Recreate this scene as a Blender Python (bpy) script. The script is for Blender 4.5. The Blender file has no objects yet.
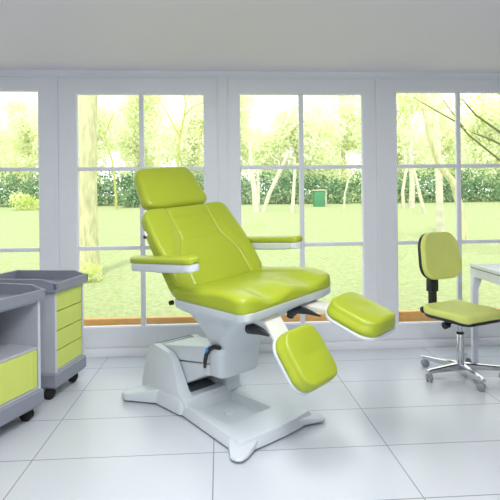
import bpy, bmesh, math, random
from mathutils import Vector, Matrix
random.seed(7)
scene = bpy.context.scene
COL = scene.collection
PI = math.pi

# ------------------------------------------------------------------ materials
def srgb(r, g, b):
    def c(v):
        v /= 255.0
        return v / 12.92 if v <= 0.04045 else ((v + 0.055) / 1.055) ** 2.4
    return (c(r), c(g), c(b), 1.0)

def mat(name, col, rough=0.5, metal=0.0, spec=0.5, var=0.04, scale=8.0, bump=0.0, bscale=200.0, coat=0.0, sub=0.0, stretch=None):
    m = bpy.data.materials.new(name)
    m.use_nodes = True
    nt = m.node_tree
    b = nt.nodes['Principled BSDF']
    b.inputs['Roughness'].default_value = rough
    b.inputs['Metallic'].default_value = metal
    b.inputs['Specular IOR Level'].default_value = spec
    b.inputs['Coat Weight'].default_value = coat
    tc = nt.nodes.new('ShaderNodeTexCoord')
    src = tc.outputs['Object']
    if stretch:
        mp = nt.nodes.new('ShaderNodeMapping')
        mp.inputs['Scale'].default_value = stretch
        nt.links.new(src, mp.inputs['Vector'])
        src = mp.outputs['Vector']
    n = nt.nodes.new('ShaderNodeTexNoise')
    n.inputs['Scale'].default_value = scale
    n.inputs['Detail'].default_value = 4.0
    nt.links.new(src, n.inputs['Vector'])
    r = nt.nodes.new('ShaderNodeValToRGB')
    r.color_ramp.elements[0].position = 0.3
    r.color_ramp.elements[1].position = 0.7
    lo = [max(0, c * (1 - var)) for c in col[:3]] + [1]
    hi = [min(1, c * (1 + var)) for c in col[:3]] + [1]
    r.color_ramp.elements[0].color = lo
    r.color_ramp.elements[1].color = hi
    nt.links.new(n.outputs['Fac'], r.inputs['Fac'])
    nt.links.new(r.outputs['Color'], b.inputs['Base Color'])
    if bump:
        n2 = nt.nodes.new('ShaderNodeTexNoise')
        n2.inputs['Scale'].default_value = bscale
        n2.inputs['Detail'].default_value = 3.0
        nt.links.new(src, n2.inputs['Vector'])
        bp = nt.nodes.new('ShaderNodeBump')
        bp.inputs['Strength'].default_value = bump
        bp.inputs['Distance'].default_value = 0.01
        nt.links.new(n2.outputs['Fac'], bp.inputs['Height'])
        nt.links.new(bp.outputs['Normal'], b.inputs['Normal'])
    return m

def leafmat(name, a, b_, trans=0.35):
    """leaves: two tones mixed by noise, diffuse with some translucency"""
    m = bpy.data.materials.new(name)
    m.use_nodes = True
    nt = m.node_tree
    for n in list(nt.nodes):
        nt.nodes.remove(n)
    out = nt.nodes.new('ShaderNodeOutputMaterial')
    tc = nt.nodes.new('ShaderNodeTexCoord')
    n = nt.nodes.new('ShaderNodeTexNoise')
    n.inputs['Scale'].default_value = 1.3
    n.inputs['Detail'].default_value = 5
    nt.links.new(tc.outputs['Object'], n.inputs['Vector'])
    r = nt.nodes.new('ShaderNodeValToRGB')
    r.color_ramp.elements[0].position = 0.35
    r.color_ramp.elements[1].position = 0.65
    r.color_ramp.elements[0].color = a
    r.color_ramp.elements[1].color = b_
    nt.links.new(n.outputs['Fac'], r.inputs['Fac'])
    d = nt.nodes.new('ShaderNodeBsdfDiffuse')
    t = nt.nodes.new('ShaderNodeBsdfTranslucent')
    mx = nt.nodes.new('ShaderNodeMixShader')
    mx.inputs['Fac'].default_value = trans
    nt.links.new(r.outputs['Color'], d.inputs['Color'])
    nt.links.new(r.outputs['Color'], t.inputs['Color'])
    nt.links.new(d.outputs[0], mx.inputs[1])
    nt.links.new(t.outputs[0], mx.inputs[2])
    nt.links.new(mx.outputs[0], out.inputs['Surface'])
    return m

M = {}
M['lime'] = mat('lime_vinyl', srgb(166, 181, 44), 0.36, spec=0.5, var=0.03, scale=3, bump=0.03, bscale=350)
M['lime_pale'] = mat('pale_lime_fabric', srgb(220, 228, 124), 0.6, spec=0.3, var=0.03, bump=0.08, bscale=500)
M['lime_lacquer'] = mat('lime_lacquer', srgb(208, 219, 108), 0.4, spec=0.4, var=0.02)
M['shell'] = mat('pale_grey_enamel', srgb(212, 219, 222), 0.35, spec=0.45, var=0.015)
M['shell_dk'] = mat('grey_plastic', srgb(176, 184, 188), 0.45, var=0.02)
M['cream'] = mat('cream_painted_metal', srgb(226, 226, 214), 0.4, var=0.02)
M['black'] = mat('black_plastic', srgb(30, 32, 36), 0.4, var=0.05)
M['rubber'] = mat('black_rubber', srgb(24, 24, 26), 0.7, var=0.05)
M['blue'] = mat('blue_plastic', srgb(30, 150, 225), 0.4)
M['chrome'] = mat('polished_steel', srgb(205, 205, 208), 0.14, metal=1.0, var=0.02)
M['silver'] = mat('brushed_silver', srgb(196, 199, 206), 0.38, metal=0.25, var=0.04, scale=3, stretch=(60, 60, 1.5))
M['castor'] = mat('grey_castor_plastic', srgb(140, 142, 146), 0.4, var=0.05)
M['trolley_grey'] = mat('slate_grey_plastic', srgb(136, 140, 152), 0.5, var=0.03, bump=0.03)
M['carcass'] = mat('silver_board', srgb(182, 185, 192), 0.5, var=0.05, scale=4, stretch=(40, 40, 1.5))
M['edge'] = mat('pale_edge_banding', srgb(205, 208, 218), 0.5, var=0.02)
M['white'] = mat('white_paint', srgb(236, 238, 242), 0.5, var=0.01, scale=2)
M['wallpaint'] = mat('white_wall_paint', srgb(236, 238, 242), 0.6, var=0.01, scale=2)
M['ceil'] = mat('ceiling_paint', srgb(230, 222, 236), 0.8, var=0.01, scale=1)
M['wood'] = mat('honey_wood', srgb(238, 178, 96), 0.5, var=0.12, scale=5, stretch=(1.5, 30, 30))
M['tablewhite'] = mat('white_lacquer', srgb(232, 235, 244), 0.3, var=0.01)
M['darkline'] = mat('gap_shade', srgb(78, 82, 88), 0.7)  # dark tone standing in for the shade inside gaps
M['badge'] = mat('badge_white', srgb(235, 238, 245), 0.3)
M['bark'] = mat('grey_bark', srgb(200, 198, 152), 0.9, var=0.25, scale=6, bump=0.5, bscale=30, stretch=(3, 3, 0.7))
M['birch'] = mat('birch_bark', srgb(206, 202, 178), 0.9, var=0.2, scale=5, bump=0.2, bscale=20)
M['twig'] = mat('olive_twig', srgb(178, 180, 96), 0.9, var=0.2)
M['bough'] = mat('dark_bough', srgb(104, 106, 58), 0.9, var=0.2)
M['bin'] = mat('green_painted_metal', srgb(70, 140, 95), 0.5)
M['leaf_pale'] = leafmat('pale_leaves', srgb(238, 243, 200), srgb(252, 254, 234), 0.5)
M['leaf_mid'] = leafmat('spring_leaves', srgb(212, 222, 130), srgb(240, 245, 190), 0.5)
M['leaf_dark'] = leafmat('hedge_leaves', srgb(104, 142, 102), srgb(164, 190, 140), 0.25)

def floor_mat():
    m = bpy.data.materials.new('white_floor_tiles')
    m.use_nodes = True
    nt = m.node_tree
    b = nt.nodes['Principled BSDF']
    b.inputs['Roughness'].default_value = 0.28
    b.inputs['Specular IOR Level'].default_value = 0.4
    tc = nt.nodes.new('ShaderNodeTexCoord')
    sp = nt.nodes.new('ShaderNodeSeparateXYZ')
    nt.links.new(tc.outputs['Object'], sp.inputs[0])
    def grid(sock, off, pitch, w):
        a = nt.nodes.new('ShaderNodeMath'); a.operation = 'SUBTRACT'; a.inputs[1].default_value = off
        nt.links.new(sock, a.inputs[0])
        p = nt.nodes.new('ShaderNodeMath'); p.operation = 'PINGPONG'; p.inputs[1].default_value = pitch / 2
        nt.links.new(a.outputs[0], p.inputs[0])
        l = nt.nodes.new('ShaderNodeMath'); l.operation = 'LESS_THAN'; l.inputs[1].default_value = w / 2
        nt.links.new(p.outputs[0], l.inputs[0])
        return l.outputs[0]
    gx = grid(sp.outputs['X'], -0.042, 0.932, 0.0055)
    gy = grid(sp.outputs['Y'], 2.592, 0.4785, 0.0065)
    mx = nt.nodes.new('ShaderNodeMath'); mx.operation = 'MAXIMUM'
    nt.links.new(gx, mx.inputs[0]); nt.links.new(gy, mx.inputs[1])
    n = nt.nodes.new('ShaderNodeTexNoise'); n.inputs['Scale'].default_value = 1.5; n.inputs['Detail'].default_value = 5
    nt.links.new(tc.outputs['Object'], n.inputs['Vector'])
    r = nt.nodes.new('ShaderNodeValToRGB')
    r.color_ramp.elements[0].color = srgb(199, 204, 209); r.color_ramp.elements[1].color = srgb(208, 212, 216)
    nt.links.new(n.outputs['Fac'], r.inputs['Fac'])
    mc = nt.nodes.new('ShaderNodeMix'); mc.data_type = 'RGBA'
    nt.links.new(mx.outputs[0], mc.inputs['Factor'])
    nt.links.new(r.outputs['Color'], mc.inputs['A'])
    mc.inputs['B'].default_value = srgb(132, 138, 146)
    nt.links.new(mc.outputs['Result'], b.inputs['Base Color'])
    return m
M['floor'] = floor_mat()

def lawn_mat():
    m = bpy.data.materials.new('lawn_grass')
    m.use_nodes = True
    nt = m.node_tree
    b = nt.nodes['Principled BSDF']
    b.inputs['Roughness'].default_value = 0.95
    b.inputs['Specular IOR Level'].default_value = 0.05
    tc = nt.nodes.new('ShaderNodeTexCoord')
    n = nt.nodes.new('ShaderNodeTexNoise'); n.inputs['Scale'].default_value = 14; n.inputs['Detail'].default_value = 8; n.inputs['Roughness'].default_value = 0.75
    nt.links.new(tc.outputs['Object'], n.inputs['Vector'])
    r = nt.nodes.new('ShaderNodeValToRGB')
    r.color_ramp.elements[0].position = 0.33; r.color_ramp.elements[1].position = 0.67
    r.color_ramp.elements[0].color = srgb(142, 156, 88); r.color_ramp.elements[1].color = srgb(182, 187, 146)
    nt.links.new(n.outputs['Fac'], r.inputs['Fac'])
    nt.links.new(r.outputs['Color'], b.inputs['Base Color'])
    bp = nt.nodes.new('ShaderNodeBump'); bp.inputs['Strength'].default_value = 0.6; bp.inputs['Distance'].default_value = 0.05
    nt.links.new(n.outputs['Fac'], bp.inputs['Height']); nt.links.new(bp.outputs['Normal'], b.inputs['Normal'])
    return m
M['lawn'] = lawn_mat()

def glass_mat():
    m = bpy.data.materials.new('window_glass')
    m.use_nodes = True
    nt = m.node_tree
    for n in list(nt.nodes):
        nt.nodes.remove(n)
    out = nt.nodes.new('ShaderNodeOutputMaterial')
    t = nt.nodes.new('ShaderNodeBsdfTransparent'); t.inputs['Color'].default_value = (0.97, 0.985, 0.97, 1)
    g = nt.nodes.new('ShaderNodeBsdfGlossy'); g.inputs['Roughness'].default_value = 0.02
    mx = nt.nodes.new('ShaderNodeMixShader'); mx.inputs['Fac'].default_value = 0.04
    nt.links.new(t.outputs[0], mx.inputs[1]); nt.links.new(g.outputs[0], mx.inputs[2])
    nt.links.new(mx.outputs[0], out.inputs['Surface'])
    return m
M['glass'] = glass_mat()

# ------------------------------------------------------------------ mesh helpers
def finish(name, bm, m, parent=None, smooth=True, angle=40, xf=None):
    if xf:
        for v in bm.verts:
            v.co = xf(v.co)
    bmesh.ops.recalc_face_normals(bm, faces=bm.faces)
    me = bpy.data.meshes.new(name)
    bm.to_mesh(me)
    bm.free()
    me.materials.append(m)
    if smooth:
        me.polygons.foreach_set('use_smooth', [True] * len(me.polygons))
        me.set_sharp_from_angle(angle=math.radians(angle))
    o = bpy.data.objects.new(name, me)
    COL.objects.link(o)
    if parent:
        o.parent = parent
    return o

def tag(o, label=None, cat=None, group=None, kind=None):
    if label: o['label'] = label
    if cat: o['category'] = cat
    if group: o['group'] = group
    if kind: o['kind'] = kind
    return o

def empty(name, loc, rz=0.0):
    o = bpy.data.objects.new(name, None)
    o.empty_display_size = 0.1
    COL.objects.link(o)
    o.location = loc
    o.rotation_euler = (0, 0, rz)
    return o

def bm_box(bm, x0, x1, y0, y1, z0, z1, bev=0.0, seg=2):
    r = bmesh.ops.create_cube(bm, size=1.0)
    vs = r['verts']
    for v in vs:
        v.co = Vector((x0 + (v.co.x + .5) * (x1 - x0), y0 + (v.co.y + .5) * (y1 - y0), z0 + (v.co.z + .5) * (z1 - z0)))
    if bev:
        es = {e for v in vs for e in v.link_edges}
        bmesh.ops.bevel(bm, geom=list(es), offset=bev, segments=seg, profile=0.5, affect='EDGES', clamp_overlap=True)
    return bm

def box(x0, x1, y0, y1, z0, z1, bev=0.0, seg=2):
    return bm_box(bmesh.new(), x0, x1, y0, y1, z0, z1, bev, seg)

def prism(outline, lo, hi, axis='z', bev=0.0, seg=2, bm=None):
    """extrude a 2D outline; axis z: (x,y), axis y: (x,z)"""
    bm = bm or bmesh.new()
    def mk(p, h):
        return (p[0], p[1], h) if axis == 'z' else (p[0], h, p[1])
    a = [bm.verts.new(mk(p, lo)) for p in outline]
    b = [bm.verts.new(mk(p, hi)) for p in outline]
    n = len(outline)
    fs = [bm.faces.new(a), bm.faces.new(b)]
    for i in range(n):
        fs.append(bm.faces.new((a[i], a[(i + 1) % n], b[(i + 1) % n], b[i])))
    bmesh.ops.recalc_face_normals(bm, faces=fs)
    if bev:
        es = {e for v in a + b for e in v.link_edges}
        bmesh.ops.bevel(bm, geom=list(es), offset=bev, segments=seg, profile=0.5, affect='EDGES', clamp_overlap=True)
    return bm

def loft(rings, cap=True, bm=None):
    bm = bm or bmesh.new()
    vv = [[bm.verts.new(p) for p in r] for r in rings]
    n = len(rings[0])
    for i in range(len(vv) - 1):
        for j in range(n):
            bm.faces.new((vv[i][j], vv[i][(j + 1) % n], vv[i + 1][(j + 1) % n], vv[i + 1][j]))
    if cap:
        bm.faces.new(vv[0][::-1])
        bm.faces.new(vv[-1])
    return bm

def rrect(cx, cy, hx, hy, r, z, k=5):
    pts = []
    r = min(r, hx - 1e-4, hy - 1e-4)
    for (sx, sy, a0) in ((1, 1, 0), (-1, 1, 90), (-1, -1, 180), (1, -1, 270)):
        for i in range(k + 1):
            a = math.radians(a0 + 90 * i / k)
            pts.append((cx + sx * (hx - r) + r * math.cos(a), cy + sy * (hy - r) + r * math.sin(a), z))
    return pts

def tube(path, radii, n=12, bm=None, flat=1.0, cap=True):
    bm = bm or bmesh.new()
    P = [Vector(p) for p in path]
    if not isinstance(radii, (list, tuple)):
        radii = [radii] * len(P)
    rings = []
    up = None
    for i, p in enumerate(P):
        t = (P[min(i + 1, len(P) - 1)] - P[max(i - 1, 0)]).normalized()
        if up is None:
            ref = Vector((0, 0, 1)) if abs(t.z) < 0.9 else Vector((1, 0, 0))
            up = (ref - t * ref.dot(t)).normalized()
        else:
            up = (up - t * up.dot(t)).normalized()
        s = t.cross(up)
        rings.append([p + up * radii[i] * math.cos(a) + s * radii[i] * flat * math.sin(a) for a in [2 * PI * j / n for j in range(n)]])
    return loft(rings, cap, bm)

def cyl(c0, c1, r, n=20, bm=None, bev=0.0):
    c0, c1 = Vector(c0), Vector(c1)
    if bev:
        d = (c1 - c0).normalized() * bev
        return tube([c0, c0 + d, c1 - d, c1], [r - bev, r, r, r - bev], n, bm)
    return tube([c0, c1], [r, r], n, bm)

def rgrid(hx, hy, hz, r, nx=20, ny=20, nz=2, k=3):
    """closed rounded box made of an even grid, for upholstery"""
    def ax(h, n):
        c = [r * math.tan(math.radians(45 * j / k)) for j in range(1, k + 1)]
        inner = [-(h - r) + 2 * (h - r) * i / n for i in range(n + 1)]
        return [-(h - r) - q for q in reversed(c)] + inner + [(h - r) + q for q in c]
    X, Y, Z = ax(hx, nx), ax(hy, ny), ax(hz, nz)
    bm = bmesh.new()
    D = {}
    def vert(x, y, z):
        key = (round(x, 6), round(y, 6), round(z, 6))
        if key not in D:
            p = Vector((x, y, z))
            inn = Vector((max(-(hx - r), min(hx - r, x)), max(-(hy - r), min(hy - r, y)), max(-(hz - r), min(hz - r, z))))
            d = p - inn
            D[key] = bm.verts.new(inn + d.normalized() * r if d.length > 1e-9 else p)
        return D[key]
    def face(A, B, f):
        for i in range(len(A) - 1):
            for j in range(len(B) - 1):
                bm.faces.new((vert(*f(A[i], B[j])), vert(*f(A[i + 1], B[j])), vert(*f(A[i + 1], B[j + 1])), vert(*f(A[i], B[j + 1]))))
    for s in (-1, 1):
        face(X, Y, lambda a, b: (a, b, s * (hz)))
        face(X, Z, lambda a, b: (a, s * hy, b))
        face(Y, Z, lambda a, b: (s * hx, a, b))
    bmesh.ops.recalc_face_normals(bm, faces=bm.faces)
    return bm

def planround(x, y, hx, hy, R):
    e = hx - abs(x)
    if e < R:
        red = R - math.sqrt(max(0.0, R * R - (R - e) ** 2))
        y = y * (hy - red) / hy
    return y

def smooth01(t):
    t = max(0.0, min(1.0, t))
    return t * t * (3 - 2 * t)

def gauss(x, s):
    return math.exp(-(x / s) ** 2)

def bool_cut(bm, cutters, name, m, parent, bev=0.0, angle=35):
    """difference of closed meshes, evaluated straight into one mesh"""
    me = bpy.data.meshes.new(name)
    bmesh.ops.recalc_face_normals(bm, faces=bm.faces)
    bm.to_mesh(me); bm.free()
    o = bpy.data.objects.new(name, me)
    COL.objects.link(o)
    tmp = []
    for c in cutters:
        cm = bpy.data.meshes.new('cut')
        bmesh.ops.recalc_face_normals(c, faces=c.faces)
        c.to_mesh(cm); c.free()
        co = bpy.data.objects.new('cut', cm)
        COL.objects.link(co)
        tmp.append(co)
        md = o.modifiers.new('b', 'BOOLEAN'); md.operation = 'DIFFERENCE'; md.object = co; md.solver = 'EXACT'
    if bev:
        bv = o.modifiers.new('v', 'BEVEL'); bv.width = bev; bv.segments = 3; bv.limit_method = 'ANGLE'; bv.angle_limit = math.radians(28)
    dg = bpy.context.evaluated_depsgraph_get()
    dg.update()
    new = bpy.data.meshes.new_from_object(o.evaluated_get(dg))
    o.modifiers.clear()
    o.data = new
    for co in tmp:
        bpy.data.objects.remove(co, do_unlink=True)
    new.materials.clear(); new.materials.append(m)
    new.polygons.foreach_set('use_smooth', [True] * len(new.polygons))
    new.set_sharp_from_angle(angle=math.radians(angle))
    if parent: o.parent = parent
    return o

# ------------------------------------------------------------------ camera
FPX, CH = 490.0, 1.3
yaw, roll = math.atan(31 / FPX), 0.0107
cam = bpy.data.cameras.new('camera')
cam.sensor_width = 36; cam.lens = FPX / 500 * 36; cam.shift_y = -(250 - 205.7) / 500
cam.clip_start = 0.05; cam.clip_end = 300
co = bpy.data.objects.new('camera', cam)
COL.objects.link(co)
fw = Vector((math.sin(yaw), math.cos(yaw), 0)); r0 = Vector((math.cos(yaw), -math.sin(yaw), 0)); zz = Vector((0, 0, 1))
rv = math.cos(roll) * r0 - math.sin(roll) * zz
uv = math.cos(roll) * zz + math.sin(roll) * r0
mw = Matrix((rv, uv, -fw)).transposed().to_4x4()
mw.translation = (0, 0, CH)
co.matrix_world = mw
scene.camera = co

# ------------------------------------------------------------------ room
YW = 4.36                      # inner face of the window wall
XL, XR, YB = -3.4, 4.6, -2.2
TOP = 2.495
def struct(name, bm, m, parent=None, **k):
    o = finish(name, bm, m, parent, **k)
    if not parent: o['kind'] = 'structure'
    return o
struct('floor', box(XL, XR, YB, YW + 0.13, -0.12, 0.0), M['floor'], smooth=False)
struct('ceiling', box(XL, XR, YB, YW + 0.13, TOP, TOP + 0.2), M['ceil'], smooth=False)
struct('wall_left', box(XL - 0.15, XL, YB, YW + 0.13, -0.12, TOP + 0.2), M['wallpaint'], smooth=False)
struct('wall_right', box(XR, XR + 0.15, YB, YW + 0.13, -0.12, TOP + 0.2), M['wallpaint'], smooth=False)

struct('wall_front', box(XL - .15, XR + .15, YB - 0.15, YB, -0.12, TOP + 0.2), M['wallpaint'], smooth=False)

# openings of the window wall: (x0, x1, top)
OPEN = [(-2.99, -1.42, 2.44), (-1.394, -0.004, 2.44), (0.083, 1.432, 2.44), (1.469, 3.00, 2.44)]
bmw = bmesh.new()
bm_box(bmw, XL, XR, YW, YW + 0.13, 2.44, TOP)
edges = [XL] + [v for o_ in OPEN for v in o_[:2]] + [XR]
for i in range(0, len(edges), 2):
    bm_box(bmw, edges[i], edges[i + 1], YW, YW + 0.13, 0.0, 2.44)
struct('wall_back', bmw, M['wallpaint'], smooth=False)
# cornice and skirting
struct('trim_1', prism([(YW + .001, TOP), (YW + .001, TOP - .03), (YW - .012, TOP - .03), (YW - .02, TOP - .012), (YW - .02, TOP)], XL, XR, 'z'),
       M['white'], xf=lambda c: Vector((c.z, c.x, c.y)))
struct('baseboard_back', prism([(YW + .001, 0), (YW - .028, 0), (YW - .028, .035), (YW - .018, .058), (YW + .001, .066)], XL, XR, 'z'),
       M['white'], xf=lambda c: Vector((c.z, c.x, c.y)))

def make_window(name, x0, x1, gx0, gx1, gz0, gz1, mull, munt, mw_=0.043, ztop=2.44):
    """casement: frame (top-level), muntins, panes, wooden sill board outside"""
    fy0, fy1 = YW + 0.012, YW + 0.056
    bm = bmesh.new()
    g = -0.003
    outer = [(x0 + g, 0.02), (x1 - g, 0.02), (x1 - g, ztop - g), (x0 + g, ztop - g)]
    inner = [(gx0, gz0), (gx1, gz0), (gx1, gz1), (gx0, gz1)]
    bead = 0.012
    inn2 = [(gx0 - bead, gz0 - bead), (gx1 + bead, gz0 - bead), (gx1 + bead, gz1 + bead), (gx0 - bead, gz1 + bead)]
    rings = [[(p[0], fy1, p[1]) for p in outer], [(p[0], fy0 + .005, p[1]) for p in outer],
             [(p[0] + (.005 if i in (0, 3) else -.005), fy0, p[1] + (.005 if i in (0, 1) else -.005)) for i, p in enumerate(outer)],
             [(p[0], fy0, p[1]) for p in inn2], [(p[0], fy0 + .01, p[1]) for p in inner], [(p[0], fy1, p[1]) for p in inner]]
    loft(rings + [rings[0]], cap=False, bm=bm)
    bmesh.ops.remove_doubles(bm, verts=bm.verts, dist=1e-6)
    w = struct(name, bm, M['white'], smooth=False)
    for mx in mull:
        finish('mullion', box(mx - mw_ / 2, mx + mw_ / 2, fy0 + .008, fy1 - .004, gz0, gz1, .006), M['white'], w)
    xs = [gx0] + sorted(v for mx in mull for v in (mx - mw_ / 2, mx + mw_ / 2)) + [gx1]
    for mz in munt:
        for i in range(0, len(xs), 2):
            finish('muntin', box(xs[i], xs[i + 1], fy0 + .012, fy1 - .006, mz - .017, mz + .017, .005), M['white'], w)
    finish('pane', box(gx0, gx1, fy0 + .022, fy0 + .026, gz0, gz1), M['glass'], w, smooth=False)
    return w
make_window('window_1', -2.99, -1.42, -2.80, -1.568, 0.22, 2.318, [-2.18], [1.638, 0.935])
make_window('window_2', -1.394, -0.004, -1.231, -0.130, 0.252, 2.293, [-0.677], [1.637, 0.938])
make_window('window_3', 0.083, 1.432, 0.198, 1.302, 0.242, 2.298, [0.747], [1.644, 0.944])
make_window('window_4', 1.469, 3.00, 1.628, 2.80, 0.216, 2.320, [2.208], [1.646, 0.946])
# the honey wood beam of the terrace edge seen at the foot of the panes
struct('trim_2', box(XL, XR, YW + 0.14, YW + 0.20, 0.0, 0.29, .006), M['wood'])

# ------------------------------------------------------------------ treatment chair
HEAD = math.radians(-50)
chair = empty('treatment_chair', (0.03, 3.115, 0), HEAD)
tag(chair, 'large lime green treatment chair with reclined back and split leg rests on pale base', 'treatment chair')
TILT = math.radians(5)
def U(p):
    """seat frame of the chair (leans a few degrees on the lift)"""
    x, y, z = p
    z -= 0.75
    return Vector((x, y * math.cos(TILT) - z * math.sin(TILT), 0.75 + y * math.sin(TILT) + z * math.cos(TILT)))

# -- base
BY = -0.03
def sym(pts): return [(x, BY + y) for x, y in pts]
plate = prism(sym([(-.15, -.20), (.47, -.285), (.49, -.14), (.497, 0), (.49, .14), (.47, .285), (-.15, .20)]), 0.012, 0.068)
for v in plate.verts:                       # draft: the foot of the plate is wider than its top
    if v.co.z < 0.03:
        v.co.x += 0.02 if v.co.x > 0 else 0
        v.co.y += 0.022 if v.co.y > BY else -0.022
tray = loft([rrect(.083, BY - .012, .190, .166, .008, .016), rrect(.083, BY - .012, .197, .174, .012, .10)])
bool_cut(plate, [tray], 'base_plate', M['shell'], chair, bev=0.0045)
finish('tray_button', tube([(.07, BY, .016), (.07, BY, .026), (.07, BY, .028)], [.035, .032, .02], 24), M['shell'], chair)
def foot(pts, ztip, zroot, tipn):
    """a splayed foot: polygon, lower towards the tip vertices"""
    bm = prism(pts, 0.012, 1.0)
    for v in bm.verts:
        if v.co.z > 0.5:
            i = min(range(len(pts)), key=lambda k: (pts[k][0] - v.co.x) ** 2 + (pts[k][1] - v.co.y) ** 2)
            v.co.z = ztip if i in tipn else zroot
    es = list(bm.edges)
    bmesh.ops.bevel(bm, geom=es, offset=0.009, segments=3, profile=0.5, affect='EDGES', clamp_overlap=True)
    return finish('foot', bm, M['shell'], chair)
for s in (-1, 1):
    foot([(.36, BY + s * .22), (.475, BY + s * .12), (.545, BY + s * .29), (.552, BY + s * .335), (.53, BY + s * .362), (.49, BY + s * .365), (.40, BY + s * .30)], .028, .062, (2, 3, 4, 5))
    foot([(-.36, BY + s * .18), (-.53, BY + s * .15), (-.645, BY + s * .285), (-.65, BY + s * .335), (-.62, BY + s * .36), (-.575, BY + s * .36), (-.40, BY + s * .25)], .055, .10, (2, 3, 4, 5))
for (x, y) in ((-.60, -.30), (-.60, .30), (.48, -.29), (.48, .29)):
    finish('foot_pad', cyl((x, BY + y, 0), (x, BY + y, .013), .018), M['rubber'], chair)

# -- rear housing: a U shaped shell round the lift arm
prof = [(-.60, .012), (-.59, .13), (-.575, .29), (-.552, .345), (-.50, .368), (-.33, .345), (-.27, .30), (-.165, .135), (-.105, .082), (-.085, .012)]
hub = prism(prof, BY - .215, BY + .215, 'y')
for v in hub.verts:                          # draft towards the top and skirt at the floor
    k = 1.0 - 0.16 * smooth01((v.co.z - .1) / .28)
    v.co.y = BY + (v.co.y - BY) * k
cut1 = box(-.495, .2, BY - .135, BY + .135, .085, .9)
cut2 = box(-.528, -.498, BY - .145, BY + .145, .352, .9)
bool_cut(hub, [cut1, cut2], 'base_housing', M['shell'], chair, bev=0.012)
finish('slot_shade', box(-.526, -.500, BY - .143, BY + .143, .335, .364), M['darkline'], chair)  # dark fill standing in for the shade down in the housing slot
sk = loft([rrect(-.345, BY, .245, .235, .05, .012), rrect(-.345, BY, .24, .23, .05, .075), rrect(-.345, BY, .225, .212, .05, .105)])
finish('base_skirt', sk, M['shell'], chair)

# -- lift arm rising from the housing to the head under the seat
finish('lift_arm', prism([(-.488, .265), (-.488, .358), (-.44, .368), (.06, .452), (.08, .40), (.06, .345)], BY - .13, BY + .13, 'y', .012), M['shell'], chair)
finish('lift_arm_cover', prism([(-.44, .13), (-.44, .262), (.05, .337), (.05, .27), (-.02, .255), (-.20, .165), (-.27, .13)], BY - .125, BY + .125, 'y', .01), M['shell'], chair)
finish('arm_gap_shade', prism([(-.44, .08), (-.44, .12), (-.26, .12), (-.16, .10), (-.13, .08)], BY - .11, BY + .11, 'y', .01), M['darkline'], chair)  # dark block painted as the shade in the gap below the arm
finish('ram_block', prism([(-.20, .07), (-.18, .20), (-.14, .24), (-.11, .24), (-.105, .11), (-.09, .085), (-.09, .07)], BY + .13, BY + .25, 'y', .008), M['shell'], chair)
hd = loft([rrect(.085, 0, .058, .150, .035, .272), rrect(.087, 0, .066, .162, .04, .288), rrect(.088, 0, .068, .170, .04, .40), rrect(.095, 0, .078, .176, .05, .455)])
finish('lift_head', hd, M['shell'], chair)
lev = finish('release_lever', tube([(.15, -.165, .462), (.115, -.182, .466), (.078, -.19, .450), (.05, -.192, .41), (.036, -.192, .365), (.03, -.19, .325)], [.012, .014, .015, .013, .012, .008], 12), M['black'], chair)
finish('lever_button', tube([(.085, -.192, .462), (.068, -.199, .444), (.060, -.201, .428)], [.008, .012, .008], 10), M['blue'], lev)

# -- seat shell: white tub under the cushion narrowing to the lift head
def ringU(x0, x1, hy, r, z): return rrect((x0 + x1) / 2, 0, (x1 - x0) / 2, hy, r, z, 6)
tub = loft([ringU(.015, .18, .165, .05, .44), ringU(.005, .19, .18, .06, .47), ringU(-.02, .24, .205, .07, .55), ringU(-.035, .36, .25, .08, .63),
            ringU(-.04, .48, .295, .08, .69), ringU(-.05, .56, .352, .07, .728), ringU(-.055, .583, .368, .06, .746), ringU(-.055, .586, .372, .06, .782), ringU(-.045, .575, .36, .06, .79)])
tubo = finish('seat_shell', tub, M['shell'], chair, xf=U, angle=50)
finish('pivot_bolt', tube([(-.05, -.36, .765), (-.05, -.382, .765)], [.014, .014], 14), M['black'], chair, xf=U)

# -- seat cushion
def seatwarp(c):
    x, y, z = c
    hx, hy = .325, .378
    y = planround(x, y, hx, hy, .07)
    up = smooth01((z + .02) / .05)
    f = x / hx
    dz = 0.0
    # thigh troughs deepening towards the front, higher bolsters at the sides
    ay = abs(y)
    front = smooth01((f + .2) / 1.1)
    dz += .012 * smooth01((ay - .2) / .08) - .026 * front * gauss(ay - .16, .075) + .006 * front * gauss(y, .05)
    dz -= .016 * smooth01((f - .55) / .45)
    dz -= .046 * smooth01((.55 - f) / 1.5)
    # stitched panel line across the seat
    dz -= .006 * gauss(ay - .235, .008) * (1 if f < .75 else 0)
    return U((.263 + x, y, .828 - .04 * x + z + up * dz))
finish('seat_cushion', rgrid(.325, .378, .05, .032, 44, 64, 2, 4), M['lime'], chair, xf=seatwarp, angle=60)

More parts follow.
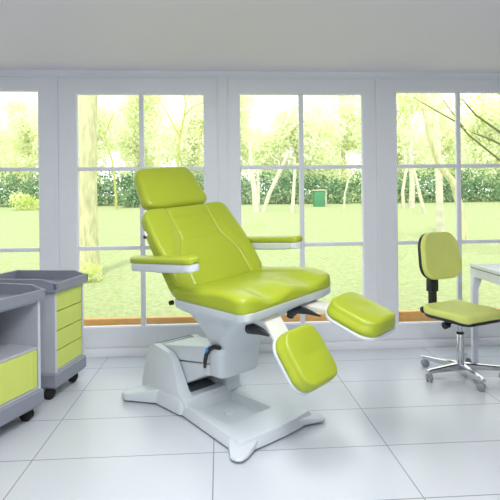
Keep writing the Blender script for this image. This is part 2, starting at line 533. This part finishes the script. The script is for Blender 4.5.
# -- backrest: s along the back, n out of it
BB = Vector((-.575, 0, .818)); BN = Vector((.818, 0, .575)); BP = Vector((-.062, 0, .785))
def back_xf(s, y, n): return U(BP + BB * s + BN * n + Vector((0, y, 0)))
LB = .605
def seam_y(s):
    """distance of the stitched seam from the middle, along the back"""
    t = s / LB
    return .158 + .075 * smooth01((.62 - t) / .35)
def backwarp(c):
    x, y, z = c
    hx, hy = LB / 2, .362
    y = planround(x, y, hx, hy, .075)
    s = x + LB / 2 - .01
    t = s / LB
    y *= 1.0 - .05 * smooth01((t - .5) / .5)
    front = smooth01((z + .02) / .05)
    ay = abs(y)
    sy = seam_y(s)
    th = .075 + .02 * (1 - t)
    bol = smooth01((ay - sy + .01) / .10)
    dn = bol * (.008 + .014 * gauss(t - .35, .3)) - .006 * gauss(ay - sy, .009)
    if ay < sy - .01:
        for q in (.55, .69, .83):
            dn -= .004 * gauss(t - q, .010)
        dn += .010 * gauss(t - .3, .2)
    base = (z + .05) / .10 * th
    return back_xf(s, y, base + front * dn)
bc = finish('backrest_cushion', rgrid(LB / 2, .362, .05, .03, 90, 120, 2, 4), M['lime'], chair, xf=backwarp, angle=60)
# shell behind the back
def shellwarp(c):
    x, y, z = c
    y = planround(x, y, .285, .335, .07)
    return back_xf(x + .26, y, z - .012)
finish('backrest_shell', rgrid(.285, .335, .016, .012, 16, 16, 1, 2), M['shell'], chair, xf=shellwarp)
finish('back_knob', tube([(0, 0, 0), (0, -.018, 0)], [.013, .011], 12), M['black'], chair, xf=lambda c: back_xf(.44 + c.x, -.335 + c.y, -.006 + c.z))
finish('badge', rgrid(.017, .008, .006, .004, 3, 3, 1, 2), M['badge'], bc, xf=lambda c: back_xf(.44 + c.x, -.360 + c.z, .032 + c.y))

# -- headrest
HC = Vector((-.516, 0, 1.428)); HU = Vector((-.575, 0, .818)); HN = Vector((.818, 0, .575))
def headwarp(c):
    x, y, z = c
    y = planround(x, y, .17, .25, .085)
    y *= 1.0 - .085 * (x / .165)
    front = smooth01((z + .02) / .05)
    # two tufting buttons
    dn = front * (-.006 * gauss(x - .03, .012) * (gauss(y - .06, .012) + gauss(y + .06, .012)) + .012 * (1 - (y / .232) ** 2) * (1 - (x / .165) ** 2))
    taper = 1.0 - .12 * max(0, -z / .05) * (abs(x) / .15)
    p = HC + HU * x * taper + HN * (z * .95 + dn) + Vector((0, y, 0))
    return U(p)
hr = finish('headrest', rgrid(.17, .25, .05, .036, 40, 56, 2, 4), M['lime'], chair, xf=headwarp, angle=60)
for s in (-1, 1):
    finish('headrest_post', tube([U(HC + Vector((.0, s * .05, -.05)) - HN * .025), U(BP + BB * .42 + Vector((0, s * .05, 0)) + BN * .03)], .011, 12), M['chrome'], hr)

# -- armrests
def armrest(x0, x1, yc, s, z, slope):
    L2 = (x1 - x0) / 2
    xc = (x0 + x1) / 2
    def at(c, dz):
        return U((xc + c.x, yc + c.y, z + slope * c.x + c.z + dz))
    def shape(c):
        y = planround(c.x, c.y, L2, .046, .045)
        tp = 1 - .25 * smooth01((c.x / L2 - .2) / .8) if c.z < 0 else 1     # tray thins to the front
        return at(Vector((c.x, y, c.z * tp)), -.03)
    tr = finish('armrest', rgrid(L2, .046, .026, .012, 24, 6, 1, 3), M['shell'], chair, xf=shape)
    def pad(c):
        y = planround(c.x, c.y, L2 + .004, .049, .045)
        return at(Vector((c.x, y, c.z + .006 * (1 - (c.y / .05) ** 2))), .008)
    finish('arm_pad', rgrid(L2 + .004, .049, .018, .014, 28, 8, 1, 3), M['lime'], tr, xf=pad, angle=60)
    b0 = (x0 + .10, yc - s * .03, z - .055); b1 = (x0 + .20, yc - s * .10, z - .085)
    finish('bracket', tube([U(b0), U(((b0[0] + b1[0]) / 2, (b0[1] + b1[1]) / 2, z - .075)), U(b1)], [.018, .018, .015], 10), M['shell'], tr)
armrest(-.345, .285, -.420, -1, 1.02, .06)
armrest(-.27, .300, .415, 1, 1.022, .05)

# -- leg rests
def legrest(c0, ang, yc, hl, hw, th):
    a = math.radians(ang)
    D = Vector((math.cos(a), 0, -math.sin(a))); N = Vector((math.sin(a), 0, math.cos(a)))
    c0 = Vector(c0)
    def xf(c): return U(c0 + D * c.x + N * c.z + Vector((0, yc + c.y, 0)))
    def pl(c):
        y = planround(c.x, c.y, hl, hw, .09)
        return xf(Vector((c.x, y, c.z - .006)))
    plate_ = finish('leg_rest', rgrid(hl - .003, hw - .003, .010, .008, 16, 14, 1, 3), M['shell'], chair, xf=pl)
    def pd(c):
        y = planround(c.x, c.y, hl - .004, hw - .002, .09)
        up = smooth01((c.z + .01) / .03)
        tp = 1 - .16 * up * smooth01((abs(y) / hw - .6) / .4) * 0
        crown = .018 * (1 - min(1, abs(y) / hw) ** 2.2)
        dish = -.012 * gauss(y, hw * .45) * smooth01(.7 - abs(c.x) / hl)
        # broad top facet narrower than the foot of the pad
        yy = y * (1 - .13 * up)
        xx = c.x * (1 - .03 * up)
        return xf(Vector((xx, yy, c.z + th + up * (crown + dish))))
    finish('leg_pad', rgrid(hl - .004, hw - .002, th, .024, 30, 26, 2, 4), M['lime'], plate_, xf=pd, angle=60)
    return plate_, D, N, c0
pa, D, N, c0 = legrest((.772, 0, .543), 55, -.168, .155, .155, .034)
def mr(x, z): return [U(p) for p in ((x, -.225, z), (x + .03, -.225, z - .02), (x + .03, -.105, z - .02), (x, -.105, z))]
finish('mounting_bar', loft([mr(.50, .735), mr(.545, .735), mr(.60, .66), mr(.67, .57)]), M['cream'], pa, smooth=False)
pb, D, N, c0 = legrest((.892, 0, .676), 18, .168, .162, .152, .036)
finish('mounting_bar', box(.50, .80, .12, .24, .69, .72, .005), M['cream'], pb, xf=U)
finish('leg_lever', tube([U(p) for p in ((.475, -.25, .672), (.478, -.25, .672), (.52, -.25, .674), (.57, -.25, .672), (.625, -.25, .660))], [.022, .030, .028, .020, .006], 12), M['black'], chair)
finish('leg_lever', tube([U(p) for p in ((.475, .08, .650), (.485, .08, .675), (.53, .08, .70), (.61, .08, .70), (.70, .08, .688))], [.022, .028, .025, .016, .004], 12), M['black'], chair)

# ------------------------------------------------------------------ trolleys
def caster(parent, x, y, rz):
    c = finish('caster', prism([(-.02, .062), (.02, .062), (.022, .088), (-.022, .088)], -.024, .024, 'y', .003), M['rubber'], parent)
    c.location = (x, y, 0)
    c.rotation_euler = (0, 0, rz)
    for s in (-1, 1):
        w = finish('wheel', tube([(-.012, s * .007, .036), (-.012, s * .010, .036), (-.012, s * .022, .036), (-.012, s * .026, .036)], [.030, .036, .036, .028], 22), M['rubber'], c)
    return c

def trolley(name, loc, rz, W, Dp, drawers, shelf, label):
    """local x = out of the front, y = along the front (0..W), z up; origin on the floor at the near front corner"""
    t = empty(name, loc, rz)
    tag(t, label, 'trolley')
    # base tray
    finish('plinth', loft([rrect(-Dp / 2, W / 2, Dp / 2 - .02, W / 2 - .02, .012, .082), rrect(-Dp / 2, W / 2, Dp / 2, W / 2, .015, .10), rrect(-Dp / 2, W / 2, Dp / 2, W / 2, .015, .178), rrect(-Dp / 2, W / 2, Dp / 2 - .006, W / 2 - .006, .015, .184)]), M['trolley_grey'], t, angle=30)
    y0, y1, x0, x1 = .018, W - .018, -Dp + .018, -.018
    b = bmesh.new()
    th = .018
    bm_box(b, x0, x1, y0, y0 + th, .184, .735, .001)
    bm_box(b, x0, x1, y1 - th, y1, .184, .735, .001)
    bm_box(b, x0, x0 + th, y0 + th, y1 - th, .184, .735)
    bm_box(b, x0 + th, x1 - .002, y0 + th, y1 - th, .184, .20)
    bm_box(b, x0 + th, x1 - .002, y0 + th, y1 - th, .719, .735)
    finish('carcass', b, M['carcass'], t, smooth=False)
    for yy in (y0, y1 - th):
        finish('edge_strip', box(x1, x1 + .004, yy, yy + th, .186, .733), M['edge'], t, smooth=False)
    if shelf:
        finish('shelf', box(x0 + th, x1 - .004, y0 + th, y1 - th, shelf - .016, shelf, .001), M['carcass'], t, smooth=False)
    for (za, zb) in drawers:
        d = bmesh.new()
        ya, yb = y0 + th + .002, y1 - th - .002
        bm_box(d, x1 - .35, x1 - .010, ya, yb, za, zb)
        bm_box(d, x1 - .012, x1 - .002, ya, yb - .035, za, zb, .0015)
        dr = finish('drawer', d, M['lime_lacquer'], t, smooth=False)
        finish('grip_rail', prism([(x1 - .011, yb - .034), (x1 - .002, yb - .034), (x1 - .002, yb - .006), (x1 - .006, yb), (x1 - .011, yb)], za, zb, 'z'), M['lime_lacquer'], dr, smooth=False)
    # worktop tray with raised rim, lower along the front
    ov = .012
    out = [(ov, -ov), (ov, W + ov), (-Dp - ov, W + ov), (-Dp - ov, -ov)]
    tb = bmesh.new()
    zt = .745
    bm_box(tb, -Dp - ov, ov, -ov, W + ov, .735, .757, .004)
    c = .07
    for yy in (-ov, W + ov - .022):
        prism([(-Dp - ov, .75), (ov, .75), (ov, .796), (ov - .03, .80), (ov - .03 - c, .822), (-Dp - ov, .822)], yy, yy + .022, 'y', .003, bm=tb)
    bm_box(tb, -Dp - ov, -Dp - ov + .022, -ov, W + ov, .75, .822, .003)
    bm_box(tb, ov - .022, ov, -ov, W + ov, .75, .797, .003)
    finish('tray_top', tb, M['trolley_grey'], t, smooth=False)
    for (cx, cy) in ((-.07, .06), (-.07, W - .06), (-Dp + .07, .06), (-Dp + .07, W - .06)):
        caster(t, cx, cy, .3)
    return t
rz2 = math.atan2(-(-1.012 + 1.096), 3.788 - 3.348)
trolley('medical_trolley', (-1.096, 3.348, 0), rz2, .448, .56, [(.203, .327), (.333, .460), (.466, .592), (.598, .72)], None,
        'grey wheeled trolley with four lime green drawers under the left window')
rz1 = math.atan2(.3324, -.1277) - PI / 2
d1 = Vector((-.1277, -.3324, 0)).normalized()
p1 = Vector((-1.090, 3.114, 0)) + d1 * .464
rz1 = math.atan2(-d1.y, -d1.x) - PI / 2
trolley('medical_trolley', p1, rz1, .464, .56, [(.203, .432)], .45,
        'grey wheeled trolley with open shelf above one lime green drawer, nearest at left edge')

# ------------------------------------------------------------------ swivel stool
SH = math.radians(-67)
st = empty('swivel_chair', (1.80, 3.58, 0), SH)
tag(st, 'small pale lime swivel chair with chrome five star foot beside the white table', 'chair')
def seat2(c):
    y = planround(c.x, c.y, .215, .225, .10)
    f = c.x / .215
    up = smooth01((c.z + .01) / .03)
    dz = -.012 * smooth01((f - .45) / .55) + .01 * smooth01((-f - .4) / .6) + up * (-.012 * (1 - (y / .225) ** 2) * (1 - f * f))
    return Vector((c.x + .015, y, c.z + .492 + dz))
finish('seat_cushion', rgrid(.215, .225, .030, .024, 30, 30, 1, 4), M['lime_pale'], st, xf=seat2, angle=60)
def seat3(c):
    y = planround(c.x, c.y, .21, .22, .10)
    f = c.x / .215
    dz = -.012 * smooth01((f - .45) / .55) + .01 * smooth01((-f - .4) / .6)
    return Vector((c.x + .015, y, c.z + .458 + dz))
finish('seat_pan', rgrid(.213, .223, .012, .010, 30, 20, 1, 3), M['black'], st, xf=seat3)
rec = math.radians(9)
BU = Vector((-math.sin(rec), 0, math.cos(rec))); BNN = Vector((math.cos(rec), 0, math.sin(rec)))
BC = Vector((-.225, .03, .888))
def back2(off, hx, hy, dz):
    def f(c):
        y = planround(c.x, c.y, hx, hy, .125)
        y *= 1 + .08 * (-c.x / hx)
        bend = .30 * y * y - .10 * c.x * abs(c.x)
        return BC + BU * c.x + BNN * (c.z + off + bend) + Vector((0, y, 0))
    return f
finish('backrest_cushion', rgrid(.186, .200, .024, .02, 28, 28, 1, 4), M['lime_pale'], st, xf=back2(.014, .186, .200, 0), angle=60)
finish('backrest_shell', rgrid(.184, .200, .013, .011, 24, 24, 1, 3), M['black'], st, xf=back2(-.022, .184, .200, 0))
finish('back_post', loft([[Vector((-.262 + a, y, z)) for a, y in ((-.014, -.032), (.014, -.032), (.014, .032), (-.014, .032))] for z in (.43, .60)] +
                         [[Vector((-.258 + a, y, .80)) for a, y in ((-.012, -.028), (.012, -.028), (.012, .028), (-.012, .028))]]), M['black'], st, smooth=False)
finish('height_knob', tube([(-.275, 0, .655), (-.31, 0, .655)], [.022, .019], 16), M['black'], st)
finish('post_sleeve', box(-.292, -.235, -.04, .04, .60, .70, .006), M['black'], st)
finish('mechanism', prism([(-.285, .425), (-.285, .452), (.06, .448), (.06, .405), (-.05, .405), (-.20, .422)], -.045, .045, 'y', .006), M['black'], st)
finish('tilt_knob', tube([(-.268, -.045, .458), (-.268, -.062, .460), (-.268, -.105, .462), (-.268, -.113, .462)], [.018, .026, .026, .018], 16), M['black'], st)
finish('height_lever', tube([(.0, -.03, .42), (-.01, -.10, .405), (-.012, -.11, .402), (-.014, -.15, .394), (-.014, -.16, .392)], [.008, .009, .027, .027, .014], 12), M['black'], st)
finish('gas_column', tube([(0, 0, .30), (0, 0, .42)], .016, 20), M['chrome'], st)
finish('column_sleeve', tube([(0, 0, .065), (0, 0, .07), (0, 0, .318), (0, 0, .322)], [.026, .028, .025, .022], 24), M['chrome'], st)
finish('collar', tube([(0, 0, .318), (0, 0, .323), (0, 0, .332), (0, 0, .336)], [.024, .028, .028, .022], 24), M['black'], st)
for k in range(5):
    a = math.radians(127 + 72 * k) - SH
    d = Vector((math.cos(a), math.sin(a), 0))
    n = Vector((-d.y, d.x, 0))
    rings = []
    for (q, w, zt, zb) in ((.0, .026, .104, .055), (.06, .024, .104, .058), (.29, .016, .094, .066), (.315, .014, .088, .070)):
        c = d * q
        rings.append([c + n * w + zz * zb, c + n * w + zz * (zt - .006), c + n * w * .6 + zz * zt, c - n * w * .6 + zz * zt, c - n * w + zz * (zt - .006), c - n * w + zz * zb])
    finish('base_arm', loft(rings), M['chrome'], st, angle=30)
    cs = finish('caster', tube([(0, 0, .03), (0, 0, .075)], .007, 10), M['chrome'], st)
    cs.location = d * .30
    cs.rotation_euler = (0, 0, a + .9)
    for s in (-1, 1):
        finish('wheel', tube([(-.01, s * .004, .029), (-.01, s * .007, .029), (-.01, s * .018, .029), (-.01, s * .024, .029)], [.024, .029, .029, .020], 20), M['castor'], cs)

# ------------------------------------------------------------------ table
tb = empty('side_table', (2.06, 3.92, 0), math.radians(-4.5))
tag(tb, 'white table with tapered square legs at the right edge behind the swivel chair', 'table')
TW, TD = .95, .72
finish('tabletop', box(0, TW, -TD, 0, .776, .80, .002), M['tablewhite'], tb)
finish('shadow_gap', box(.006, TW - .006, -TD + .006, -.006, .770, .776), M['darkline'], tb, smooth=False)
ap = bmesh.new()
bm_box(ap, .002, .03, -TD + .002, -.002, .705, .770)
bm_box(ap, TW - .03, TW - .002, -TD + .002, -.002, .705, .770)
bm_box(ap, .03, TW - .03, -.03, -.002, .705, .770)
bm_box(ap, .03, TW - .03, -TD + .002, -TD + .03, .705, .770)
finish('apron', ap, M['tablewhite'], tb, smooth=False)
for (sx, sy) in ((0, 0), (1, 0), (0, 1), (1, 1)):
    x = .002 if sx == 0 else TW - .002
    y = -.002 if sy == 0 else -TD + .002
    ix = 1 if sx == 0 else -1
    iy = -1 if sy == 0 else 1
    def lr(w, z): return [(x, y, z), (x + ix * w, y, z), (x + ix * w, y + iy * w, z), (x, y + iy * w, z)]
    finish('leg', loft([lr(.040, 0), lr(.046, .6), lr(.07, .705)]), M['tablewhite'], tb, smooth=False)

# ------------------------------------------------------------------ garden
def lawn_z(y): return -0.06 + 0.064 * (y - 4.8)
gl = bmesh.new()
ys = [4.6, 6, 8, 12, 18, 26, 40]
prev = None
for y in ys:
    row = [gl.verts.new((x, y, lawn_z(y))) for x in (-40, -20, -8, 0, 8, 20, 44)]
    if prev:
        for i in range(6):
            gl.faces.new((prev[i], prev[i + 1], row[i + 1], row[i]))
    prev = row
lw = struct('ground', gl, M['lawn'])

def leaf(bm, p, size, flat=0.0):
    a = Vector((random.gauss(0, 1), random.gauss(0, 1), random.gauss(0, 1))).normalized()
    b = a.orthogonal().normalized()
    b.rotate(Matrix.Rotation(random.random() * 6.28, 3, a))
    c = a.cross(b)
    w = size * random.uniform(.6, 1.2)
    vs = [bm.verts.new(p + b * w * .5), bm.verts.new(p + c * w * .28), bm.verts.new(p - b * w * .5), bm.verts.new(p - c * w * .28)]
    bm.faces.new(vs)

def crown(name, blobs, n, size, m, parent=None):
    bm = bmesh.new()
    tot = sum(r[3] ** 2 for r in blobs)
    for (x, y, z, r) in blobs:
        for _ in range(int(n * r * r / tot)):
            d = Vector((random.gauss(0, 1), random.gauss(0, 1), random.gauss(0, 1))).normalized()
            leaf(bm, Vector((x, y, z)) + d * r * random.random() ** .4, size)
    return finish(name, bm, m, parent, smooth=False)

def blobs(cx, cy, cz, rx, ry, rz, k, r):
    out = []
    for _ in range(k):
        d = Vector((random.gauss(0, 1), random.gauss(0, 1), random.gauss(0, 1))).normalized() * random.random() ** .5
        out.append((cx + d.x * rx, cy + d.y * ry, cz + d.z * rz, r * random.uniform(.7, 1.3)))
    return out

def tree(name, x, y, trunkpath, radii, m, label, cat='tree', branches=(), foliage=None, sink=0.15):
    z0 = lawn_z(y)
    t = empty(name, (x, y, z0))
    tag(t, label, cat)
    base = Vector((x, y, z0))
    pth = [Vector(p) - base for p in trunkpath]
    pth[0] = Vector((pth[0].x, pth[0].y, -sink))
    finish('trunk', tube(pth, radii, 10), m, t)
    for (bp, br) in branches:
        finish('branch', tube([Vector(p) - base for p in bp], br, 7), m, t)
    if foliage:
        fb, n, size, fm = foliage
        crown('foliage', [(a - x, b - y, c - z0, r) for a, b, c, r in fb], n, size, fm, t)
    return t

# hedge closing the lawn
hb = []
x = -17.0
while x < 21:
    h = random.uniform(.75, 1.05)
    hb.append((x, 27.6 + random.uniform(-.3, .3), lawn_z(27) + h * .55, .85))
    hb.append((x + .3, 27.8, lawn_z(27) + h * 1.35, .75 * random.uniform(.7, 1.2)))
    x += .55
hedge = crown('hedge', hb, 24000, .22, M['leaf_dark'])
tag(hedge, 'dark green hedge along the far edge of the lawn', 'hedge')

# canopy trees beyond the hedge
spots = [(-15.2, 30.5, 'pale leafy tree beyond the hedge, outermost at the left'), (-8.4, 30.5, 'pale leafy tree beyond the hedge seen through the left window'),
         (-1.8, 30.5, 'pale leafy tree beyond the hedge above the green headrest'), (4.8, 30.5, 'pale leafy tree beyond the hedge behind the third window, left of its middle bar'),
         (11.4, 30.5, 'pale leafy tree beyond the hedge behind the left panes of the right window'), (18, 30.5, 'pale leafy tree beyond the hedge at the far right'),
         (-13.5, 36, 'farther pale tree filling the gap between the two trees of the left window'), (-6.0, 36, 'farther pale tree behind the thick trunk of the second window'),
         (1.4, 36, 'farther pale tree behind the wall between the two middle windows'), (9.2, 36, 'farther pale tree above the green garden cabinet'),
         (16.6, 36, 'farther pale tree behind the right panes of the right window')]
for i, (tx, ty, lab) in enumerate(spots):
    z0 = lawn_z(ty)
    k = ty / 30.5
    fb = blobs(tx, ty, z0 + 3.75 * k, 2.4 * k, 1.3, 3.8 * k, 28, 1.0)
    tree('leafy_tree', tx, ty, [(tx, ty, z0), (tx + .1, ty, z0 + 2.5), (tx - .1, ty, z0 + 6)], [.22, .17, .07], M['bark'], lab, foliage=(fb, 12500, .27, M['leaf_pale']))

# thick old trunk close to the left window
tree('old_tree', -2.15, 8.3, [(-2.15, 8.3, .15), (-2.15, 8.3, .45), (-2.17, 8.3, 1.4), (-2.15, 8.3, 3.2), (-2.1, 8.3, 4.4)], [.23, .16, .145, .15, .17], M['bark'],
     'thick pale tree trunk on the lawn just outside the second window')
wd = crown('weed_tuft', [(-2.17, 7.84, .30, .16), (-1.98, 7.85, .27, .16), (-2.36, 7.84, .27, .16), (-2.08, 7.80, .23, .14)], 420, .07, M['leaf_mid'])
tag(wd, 'tuft of green weeds round the foot of the thick tree trunk', 'plant', kind='stuff')
# slender forked saplings
tree('forked_tree', -4.95, 24, [(-4.95, 24.00, 1.38), (-4.95, 24.00, 1.71), (-5.05, 24.00, 3.04), (-5.13, 24.00, 3.58), (-5.48, 24.00, 4.83), (-5.86, 24.00, 5.21)], [.065, .06, .055, .05, .037, .016], M['twig'],
     'slender forked sapling right of the thick trunk, upper left pane of the second window',
     branches=[([(-5.45, 24.00, 4.78), (-5.21, 24.00, 5.41), (-4.95, 24.00, 5.89)], [.04, .03, .015]), ([(-5.51, 24.00, 4.86), (-5.65, 24.00, 5.27), (-5.78, 24.00, 5.59)], [.03, .022, .012])])
tree('forked_tree', -1.0, 12, [(-1.04, 12, .4), (-1.04, 12, 1.21), (-.98, 12, 2.5), (-.93, 12, 2.99), (-1.1, 12, 3.3), (-1.24, 12, 3.6), (-1.42, 12, 3.89)], [.045, .04, .03, .024, .018, .013, .007], M['twig'],
     'slender sapling forking high above the green headrest, upper right pane of the second window',
     branches=[([(-.94, 12, 2.97), (-.83, 12, 3.45), (-.78, 12, 3.8), (-.85, 12, 4.15)], [.024, .02, .015, .01]), ([(-.82, 12, 3.5), (-.62, 12, 3.72), (-.3, 12, 3.85)], [.016, .012, .007]),
               ([(-.5, 12.1, 2.2), (-.45, 12.1, 3.0), (-.25, 12.1, 3.6)], [.018, .014, .008]), ([(-.45, 12.1, 3.0), (-.62, 12.1, 3.3), (-.68, 12.1, 3.55)], [.013, .010, .006])],
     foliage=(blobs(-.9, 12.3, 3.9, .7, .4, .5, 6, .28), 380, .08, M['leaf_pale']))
# birches behind the chair
tree('birch_tree', 1.66, 22, [(1.68, 22, .9), (1.60, 22, 2.0), (1.48, 22, 2.9), (1.38, 22, 4.3)], [.16, .13, .10, .06], M['birch'], 'pale birch trunk at the left of the third window, lower panes',
     branches=[([(1.72, 22, 1.0), (1.78, 22, 2.0), (1.74, 22, 3.1)], [.10, .08, .05])])
tree('leaning_tree', 1.95, 22, [(1.95, 22, 1.0), (2.3, 22, 1.9), (2.75, 22, 2.8), (3.12, 22, 3.6)], [.10, .09, .09, .07], M['birch'], 'thin trunk leaning to the right beside the pale birch',
     branches=[([(2.75, 22, 2.8), (2.7, 22, 3.3), (2.2, 22, 3.6)], [.05, .035, .02])])
tree('young_birch', 3.3, 21, [(3.15, 21, .9), (3.2, 21, 1.6), (3.27, 21, 2.6), (3.3, 21, 3.4)], [.10, .08, .06, .04], M['birch'], 'young upright birch left of the third window\'s middle bar')
tree('bent_sapling', 5.75, 22.5, [(5.8, 22.5, 1.0), (5.85, 22.5, 1.8), (6.05, 22.5, 2.5), (6.5, 22.5, 3.0)], [.05, .045, .04, .025], M['birch'], 'bent thin sapling right of the green garden box')
# trees in the right window
tree('birch_tree', 8.9, 23, [(8.85, 23, 1.0), (8.8, 23, 1.9), (8.98, 23, 2.9), (8.9, 23, 4)], [.09, .08, .07, .05], M['birch'], 'thin pale birch, leftmost trunk in the right window')
tree('birch_tree', 9.3, 23.2, [(9.3, 23.2, 1.0), (9.35, 23.2, 2.2), (9.3, 23.2, 3.4), (9.35, 23.2, 4.6)], [.16, .13, .11, .08], M['birch'], 'pale birch with thicker trunk, second trunk in the right window')
tree('leaning_sapling', 8.6, 20, [(8.62, 20, .8), (8.4, 20, 1.6), (8.2, 20, 2.5), (7.9, 20, 3.6)], [.08, .07, .06, .04], M['birch'], 'thin trunk leaning left between birches in the right window')
tree('birch_tree', 6.0, 13, [(6.02, 13, .4), (6.0, 13, 1.3), (5.99, 13, 2.1), (5.93, 13, 3.6), (5.9, 13, 5)], [.13, .10, .095, .08, .06], M['birch'], 'bright birch trunk directly above the swivel chair backrest')
tree('leaning_tree', 5.67, 11, [(5.67, 11, .3), (5.58, 11, 1.15), (5.40, 11, 1.8), (5.10, 11, 2.15), (4.87, 11, 2.81), (4.73, 11, 3.57), (4.7, 11, 4.4)], [.11, .085, .08, .075, .065, .055, .04], M['bark'],
     'grey trunk bending left behind the middle bar of the right window', foliage=(blobs(5.0, 11.4, 4.3, .9, .5, .5, 8, .35), 500, .09, M['leaf_mid']))
# tree out at the right whose boughs reach into the right window
B9 = [([(7.6, 9, 2.0), (5.73, 9, 1.72), (5.34, 9, 2.12), (4.74, 9, 2.59), (4.53, 9, 2.82), (3.99, 9, 3.12), (3.66, 9, 3.31)], [.05, .022, .020, .017, .015, .010, .005]),
      ([(4.68, 9, 2.68), (4.41, 9, 3.03), (4.24, 9, 3.26)], [.014, .011, .006]),
      ([(7.6, 9, 2.4), (5.94, 9, 2.31), (5.35, 9, 2.65), (4.88, 9, 2.97), (4.61, 9, 3.28)], [.05, .026, .022, .018, .010]),
      ([(7.6, 9, 2.3), (5.94, 9, 2.25), (5.35, 9, 2.42), (5.09, 9, 2.54), (4.78, 9, 2.65)], [.05, .024, .021, .018, .008]),
      ([(7.6, 9, 2.9), (5.55, 9, 3.26), (5.22, 9, 3.45), (4.9, 9, 3.8)], [.04, .018, .013, .007])]
tree('spreading_tree', 7.6, 9, [(7.6, 9, .1), (7.6, 9, 1.5), (7.7, 9, 3.0), (7.6, 9, 5)], [.2, .16, .14, .08], M['bough'], 'tree at the right whose dark boughs cross the upper panes of the right window',
     branches=B9, foliage=(blobs(5.2, 9.2, 3.3, 1.6, .4, .6, 16, .3), 700, .075, M['leaf_mid']))
# low shrubs before the hedge
tag(crown('shrub', [(-9.2, 24.5, 1.5, .5), (-9.7, 24.5, 1.7, .5), (-8.7, 24.6, 1.4, .4)], 500, .2, M['leaf_mid']), 'bright green shrub before the hedge in the left window', 'shrub')
tag(crown('shrub', [(-4.6, 25.7, 1.75, .6), (-4.0, 25.8, 1.95, .6), (-3.5, 25.7, 1.65, .45)], 800, .2, M['leaf_dark']), 'dark rounded shrub before the hedge beside the thick trunk', 'shrub')
# green box on the lawn
gb = empty('garden_box', (5.1, 24.8, lawn_z(24.8)))
tag(gb, 'small green cabinet standing on the lawn before the hedge', 'box')
finish('cabinet', box(-.27, .27, -.2, .2, -.05, .80, .02), M['bin'], gb)
finish('lid', box(-.32, .34, -.24, .24, .80, .86, .02), M['birch'], gb)
finish('post', box(.30, .40, -.08, .06, -.05, .80, .01), M['birch'], gb)

# ------------------------------------------------------------------ light
w = bpy.data.worlds.new('sky')
scene.world = w
w.use_nodes = True
bg = w.node_tree.nodes['Background']
nt = w.node_tree
tc = nt.nodes.new('ShaderNodeTexCoord')
sx = nt.nodes.new('ShaderNodeSeparateXYZ')
nt.links.new(tc.outputs['Generated'], sx.inputs[0])
rp = nt.nodes.new('ShaderNodeValToRGB')
rp.color_ramp.elements[0].position = 0.0; rp.color_ramp.elements[0].color = (1.0, 1.0, 0.97, 1)
rp.color_ramp.elements[1].position = 0.7; rp.color_ramp.elements[1].color = (0.86, 0.92, 1.0, 1)
nt.links.new(sx.outputs['Z'], rp.inputs['Fac'])
nt.links.new(rp.outputs['Color'], bg.inputs['Color'])
bg.inputs['Strength'].default_value = 2.4
def light(name, kind, loc, rot, energy, color=(1, 1, 1), **k):
    l = bpy.data.lights.new(name, kind)
    l.energy = energy; l.color = color
    for a, v in k.items(): setattr(l, a, v)
    o = bpy.data.objects.new(name, l)
    COL.objects.link(o)
    o.location = loc; o.rotation_euler = rot
    return o
light('sun', 'SUN', (0, -5, 12), (math.radians(24), math.radians(-8), 0), 2.2, (1, .97, .9), angle=.05)
light('ceiling_fill', 'AREA', (.03, .35, 2.47), (0, 0, 0), 112, (.975, .98, 1), shape='RECTANGLE', size=.42, size_y=4.0)  # added unseen strip that brightens the room; its reflection falls behind the pillar

scene.view_settings.view_transform = 'Standard'
scene.view_settings.look = 'None'
scene.view_settings.exposure = 0.0
scene.view_settings.gamma = 1.0
scene.view_settings.use_curve_mapping = False
scene.cycles.use_denoising = True
scene.cycles.max_bounces = 10
scene.cycles.transparent_max_bounces = 16
